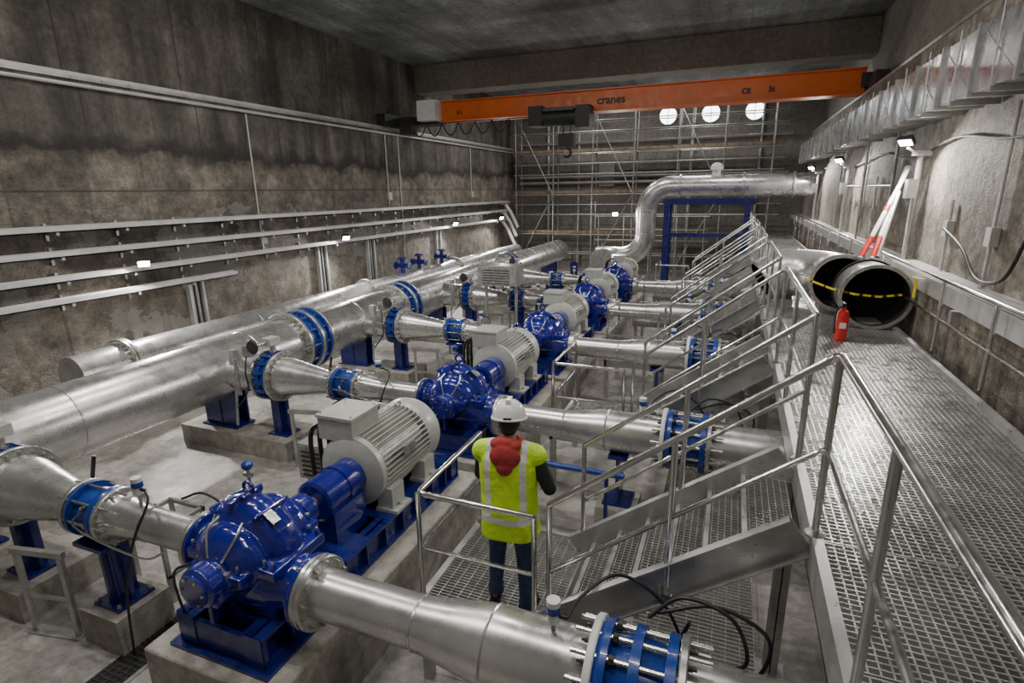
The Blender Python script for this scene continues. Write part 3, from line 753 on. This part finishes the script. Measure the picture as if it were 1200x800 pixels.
def cabinet(loc,s,h=.9):
    b=B();b.box((0,0,s[2]/2+h),s,M_galv);b.box((0,-s[1]/2-.005,s[2]/2+h),(s[0]*.92,.01,s[2]*.9),M_steel)
    for k in range(6): b.box((0,-s[1]/2-.015,h+.06+s[2]*.8*k/6),(s[0]*.7,.012,.02),M_dark)
    for sx in(-1,1): b.bb((sx*s[0]*.4-.03,-.03,0),(sx*s[0]*.4+.03,.03,h),M_galv)
    b.obj('control_cabinet',loc)
cabinet((-5.5,13.1,0),(1.05,.6,.5),1.88);cabinet((-4.4,4.75,0),(.45,.25,.45));cabinet((-4.4,8.4,0),(.45,.25,.45))
b=B()
for x,y in((-10.45,16.2),(-10.45,17.3),(-10.45,19.0)):
    b.cyl((x,y,1.5),(x,y,2.0),.07,M_blue,seg=12);b.lathe((x,y,2.0),(0,0,1),[(0,.08),(.03,.16),(.07,.16),(.1,.08)],M_blue,16);b.cyl((x-.25,y,1.8),(x+.25,y,1.8),.08,M_blue,seg=12)
    for s in(-1,1): b.lathe((x+s*.25,y,1.8),(s,0,0),[(0,.13),(.03,.13)],M_blue,16)
b.obj('blue_gate_valves')
b=B()
b.sweep(smooth([V((-4.25,3.9,.4)),V((-4.25,5.8,.4)),V((-2.6,5.8,.4)),V((-2.5,5.8,.9)),V((-2.3,5.8,.9))],.1),.03,M_stain,10)
b.cyl((-2.55,5.6,1.1),(-.9,5.6,1.1),.035,M_blue2,seg=10)
for x in(-2.4,-1.1): b.bb((x-.02,5.58,0),(x+.02,5.62,1.09),M_bluef)
b.obj('service_piping')

# ------------------------------------------------------------------ person
per=bpy.data.objects.new('worker_in_hi_vis_vest',None);bpy.context.scene.collection.objects.link(per)
S_skin=simple('skin',(.55,.33,.24),0,.5,.05,10);S_hair=simple('dark_hair',(.03,.02,.015),0,.6,.2,30)
S_jean=simple('blue_jeans',(.035,.06,.14),0,.85,.25,14,bmp=.01);S_jack=simple('dark_jacket',(.014,.015,.02),0,.8,.2,14,bmp=.01)
S_red=simple('red_hood',(.45,.05,.05),0,.85,.15,14,bmp=.01);S_shoe=simple('black_boots',(.012,.011,.01),0,.5,.2,14)
S_helm=simple('white_helmet',(.85,.85,.85),0,.25,.03,5,coat=.4);S_glove=simple('black_gloves',(.02,.02,.022),0,.6,.2,20)
m,t,bs=nt('hi_vis_fabric');tc=node(t,'ShaderNodeTexCoord').outputs['Object'];sx=node(t,'ShaderNodeSeparateXYZ');t.links.new(tc,sx.inputs[0])
X,Y,Z=sx.outputs
h1=mth(t,'LESS_THAN',mth(t,'ABSOLUTE',mth(t,'SUBTRACT',Z,.88)),.027)
ax=mth(t,'ABSOLUTE',X);v1=mth(t,'MULTIPLY',mth(t,'LESS_THAN',mth(t,'ABSOLUTE',mth(t,'SUBTRACT',ax,.14)),.024),mth(t,'GREATER_THAN',Z,.88))
st=mth(t,'MAXIMUM',h1,v1)
yl=ramp(t,noise(t,tc,9,4),[(.3,(.52,.84,.02)),(.7,(.70,1.0,.04))])
t.links.new(mix(t,st,yl,(.70,.71,.70)),bs.inputs['Base Color']);bs.inputs['Roughness'].default_value=.6
bump(t,bs,noise(t,tc,10,4),.03,.7);S_vest=m
b=B();b.ball((0,0,.93),(.18,.13,.14),S_jean)
LEG=((-1,-.125,.05,-.15,.05),(1,.12,.0,.15,-.08))
for sg,kx,ky,ax_,ay in LEG:
    b.cap((sg*.09,0,.88),(kx,ky,.48),.10,.073,S_jean);b.cap((kx,ky,.48),(ax_,ay,.1),.073,.056,S_jean)
    b.cyl((ax_,ay,.16),(ax_,ay+.005,.05),.062,S_jean,r1=.072)
fused_obj(b,'jeans',S_jean,.012,4,per)
b=B()
for (_,_,_,ax_,ay),rot in zip(LEG,(.15,-.2)):
    R=Matrix.Rotation(rot,3,'Z');o=V((ax_,ay,0))
    b.ball(o+V((0,0,.07)),(.05,.06,.07),S_shoe,R=R);b.ball(o+R@V((0,.09,.045)),(.05,.12,.045),S_shoe,R=R);b.ball(o+R@V((0,-.02,.04)),(.048,.07,.042),S_shoe,R=R)
    b.box(o+R@V((0,.05,.012)),(.095,.27,.024),S_shoe,R)
fused_obj(b,'boots',S_shoe,.008,3,per)
HL=V((-.12,.33,1.10));HR=V((.27,.22,1.0))
b=B();b.cap((0,0,.9),(0,0,1.2),.14,.15,S_jack);b.ball((0,0,1.25),(.2,.13,.22),S_jack)
for sg,el,wr in((-1,V((-.27,.1,1.14)),HL),(1,V((.325,-.02,1.14)),HR)):
    b.cap((sg*.15,0,1.42),(sg*.2,0,1.40),.078,.078,S_jack);b.cap((sg*.2,0,1.40),el,.07,.056,S_jack);b.cap(el,wr,.056,.042,S_jack)
b.cap((0,0,1.4),(0,.01,1.52),.075,.06,S_jack)
fused_obj(b,'jacket',S_jack,.011,4,per)
b=B();sec=[(.70,.245,.17),(.78,.24,.17),(.9,.23,.165),(1.05,.225,.16),(1.2,.235,.16),(1.3,.245,.16),(1.38,.235,.145),(1.43,.18,.12),(1.47,.09,.085)]
seg=32;vs=[];fs=[]
for z,rx,ry in sec:
    for k in range(seg):
        an=2*math.pi*k/seg;cx=math.copysign(abs(math.cos(an))**.8,math.cos(an));cy=math.copysign(abs(math.sin(an))**.9,math.sin(an))
        w=1+.03*math.sin(an*5+z*9)
        vs.append((rx*cx*w,ry*cy*w,z))
for j in range(len(sec)-1):
    for k in range(seg): k2=(k+1)%seg;fs.append([j*seg+k,j*seg+k2,(j+1)*seg+k2,(j+1)*seg+k])
fs.append(list(range(seg))[::-1]);fs.append([(len(sec)-1)*seg+k for k in range(seg)])
b.add(vs,fs,S_vest)
for sg in(-1,1): b.cap((sg*.1,0,1.42),(sg*.21,0,1.395),.09,.092,S_vest)
fused_obj(b,'hi_vis_vest',S_vest,.011,3,per)
b=B();b.sweep(arc((0,.0,1.475),(1,0,0),(0,1,0),.085,0,2*math.pi,20),.04,S_red,12)
b.ball((0,-.12,1.42),(.125,.06,.11),S_red);b.ball((0,-.145,1.34),(.07,.035,.07),S_red);b.ball((.07,-.09,1.51),(.055,.05,.045),S_red);b.ball((-.07,-.09,1.51),(.055,.05,.045),S_red);b.ball((0,-.1,1.53),(.07,.04,.04),S_red)
fused_obj(b,'red_hood',S_red,.009,3,per)
hd=bpy.data.objects.new('head',None);bpy.context.scene.collection.objects.link(hd);hd.parent=per;hd.location=(0,.02,1.65);hd.rotation_euler=(-.18,0,.15)
b=B();b.ball((0,0,.02),(.08,.098,.108),S_skin,24,16);b.ball((0,.035,-.06),(.055,.06,.055),S_skin);b.cap((0,-.02,-.18),(0,-.01,-.04),.055,.055,S_skin)
b.ball((0,.1,-.015),(.014,.02,.022),S_skin);b.ball((0,.085,-.062),(.026,.015,.008),S_skin);b.ball((0,.083,-.073),(.024,.014,.008),S_skin)
for sg in(-1,1): b.ball((sg*.083,-.005,-.005),(.012,.022,.033),S_skin);b.ball((sg*.032,.088,.022),(.022,.01,.006),S_skin)
me=fuse(b,.006,2);me.materials.clear();me.materials.append(S_skin);me.polygons.foreach_set('use_smooth',[True]*len(me.polygons));place(me,'face',parent=hd)
b=B()
for sg in(-1,1): b.ball((sg*.031,.083,.005),.011,S_helm,12,8);b.ball((sg*.031,.092,.005),.005,S_hair,8,6)
b.obj('eyes',parent=hd)
b=B();b.ball((0,-.018,.0),(.086,.096,.09),S_hair,20,14);b.ball((0,-.045,-.05),(.066,.058,.05),S_hair)
b.obj('hair',parent=hd)
b=B();pr=[(0,.124),(.01,.13),(.03,.128),(.07,.12),(.11,.094),(.14,.055),(.149,.002)]
b.lathe((0,-.005,.03),(0,0,1),pr,S_helm,32);
b.ball((0,.09,.04),(.09,.07,.012),S_helm,20,8);b.lathe((0,-.005,.025),(0,0,1),[(0,.132),(.004,.141),(.012,.141),(.016,.13)],S_helm,32)
b.box((0,-.005,.168),(.035,.17,.03),S_helm);b.box((0,-.128,.04),(.06,.02,.03),M_dark)
b.obj('hard_hat',parent=hd)
def hand(wrist,fwd,up,side,name):
    f=V(fwd).normalized();u=V(up).normalized();s=f.cross(u).normalized()*side;u=(s*side).cross(f).normalized()
    w=V(wrist);b=B()
    for k in range(4):
        o=(-.03+.02*k)
        b.cap(w+f*.02+s*o*.7,w+f*.095+s*o,.015,.013,S_glove)
    for k,l in enumerate((.072,.08,.075,.058)):
        o=-.03+.02*k;p=w+f*.095+s*o
        p1=p+(f*.9-u*.3)*l*.45;p2=p1+(f*.45-u*.8)*l*.33;p3=p2+(-f*.1-u)*l*.24
        b.cap(p,p1,.0098,.009,S_glove,10);b.cap(p1,p2,.009,.0085,S_glove,10);b.cap(p2,p3,.0085,.0078,S_glove,10)
    p=w+f*.035-s*.03;p1=p+(f*.6-s*.65-u*.3)*.04;p2=p1+(f*.8-s*.1-u*.5)*.035
    b.cap(p,p1,.014,.011,S_glove,10);b.cap(p1,p2,.011,.009,S_glove,10)
    b.cap(w-f*.03,w+f*.03,.028,.03,S_glove)
    fused_obj(b,name,S_glove,.0045,1,per)
hand(HL,(.45,.8,.05),(0,0,1),-1,'hand_left');hand(HR,(-.1,.9,-.25),(0,0,1),1,'hand_right')
b=B();b.box(HR+V((-.01,.12,-.065)),(.06,.12,.02),M_black);b.obj('handheld_device',parent=per)
per.location=(-1.48,3.62,ZPL);per.rotation_euler=(0,0,.12)

# ------------------------------------------------------------------ lights
for x,y,W in((-8,3,150),(-4.5,3,150),(-1.5,2.5,105),(-8,8,150),(-4.5,8,165),(-1,8,105)):  # added fill lamps above the frame, not fixtures of the hall
    area((x,y,8.7),(math.radians(14) if y>5 else 0,0,0),1.4,.15,W,(1,.96,.90),'unseen_ceiling_fill')
for x,y,W in((-8.5,21.8,120),(-4.5,21.8,120),(-.5,21.8,100),(-7,26.5,110),(-2,26.5,110)):  # added fill for the far end, hidden behind the beam
    area((x,y,8.7),(0,0,0),1.6,.25,W,(1,.97,.93),'unseen_ceiling_fill')
area((1.4,1.0,8.7),(0,0,0),1.5,.3,100,(1,.97,.92),'unseen_ceiling_fill')  # added fill over the near walkway, out of view
w=bpy.data.worlds.new('world');bpy.context.scene.world=w;w.use_nodes=True;w.node_tree.nodes['Background'].inputs[0].default_value=(.5,.55,.6,1);w.node_tree.nodes['Background'].inputs[1].default_value=.1
# ------------------------------------------------------------------ camera
f,pi,ya,ro=644.59,.2662,.3789,-.0149
Fh=V((-math.sin(ya),math.cos(ya),0));z=V((0,0,1));R=V((math.cos(ya),math.sin(ya),0))
F=Fh*math.cos(pi)-z*math.sin(pi);U=Fh*math.sin(pi)+z*math.cos(pi)
R2=R*math.cos(ro)+U*math.sin(ro);U2=U*math.cos(ro)-R*math.sin(ro)
cd=bpy.data.cameras.new('camera');cam=bpy.data.objects.new('camera',cd);bpy.context.scene.collection.objects.link(cam)
Mx=Matrix((R2,U2,-F)).transposed().to_4x4();Mx.translation=V((0,0,4.2));cam.matrix_world=Mx
cd.sensor_width=36;cd.lens=f/1200*36;cd.clip_start=.05
bpy.context.scene.camera=cam
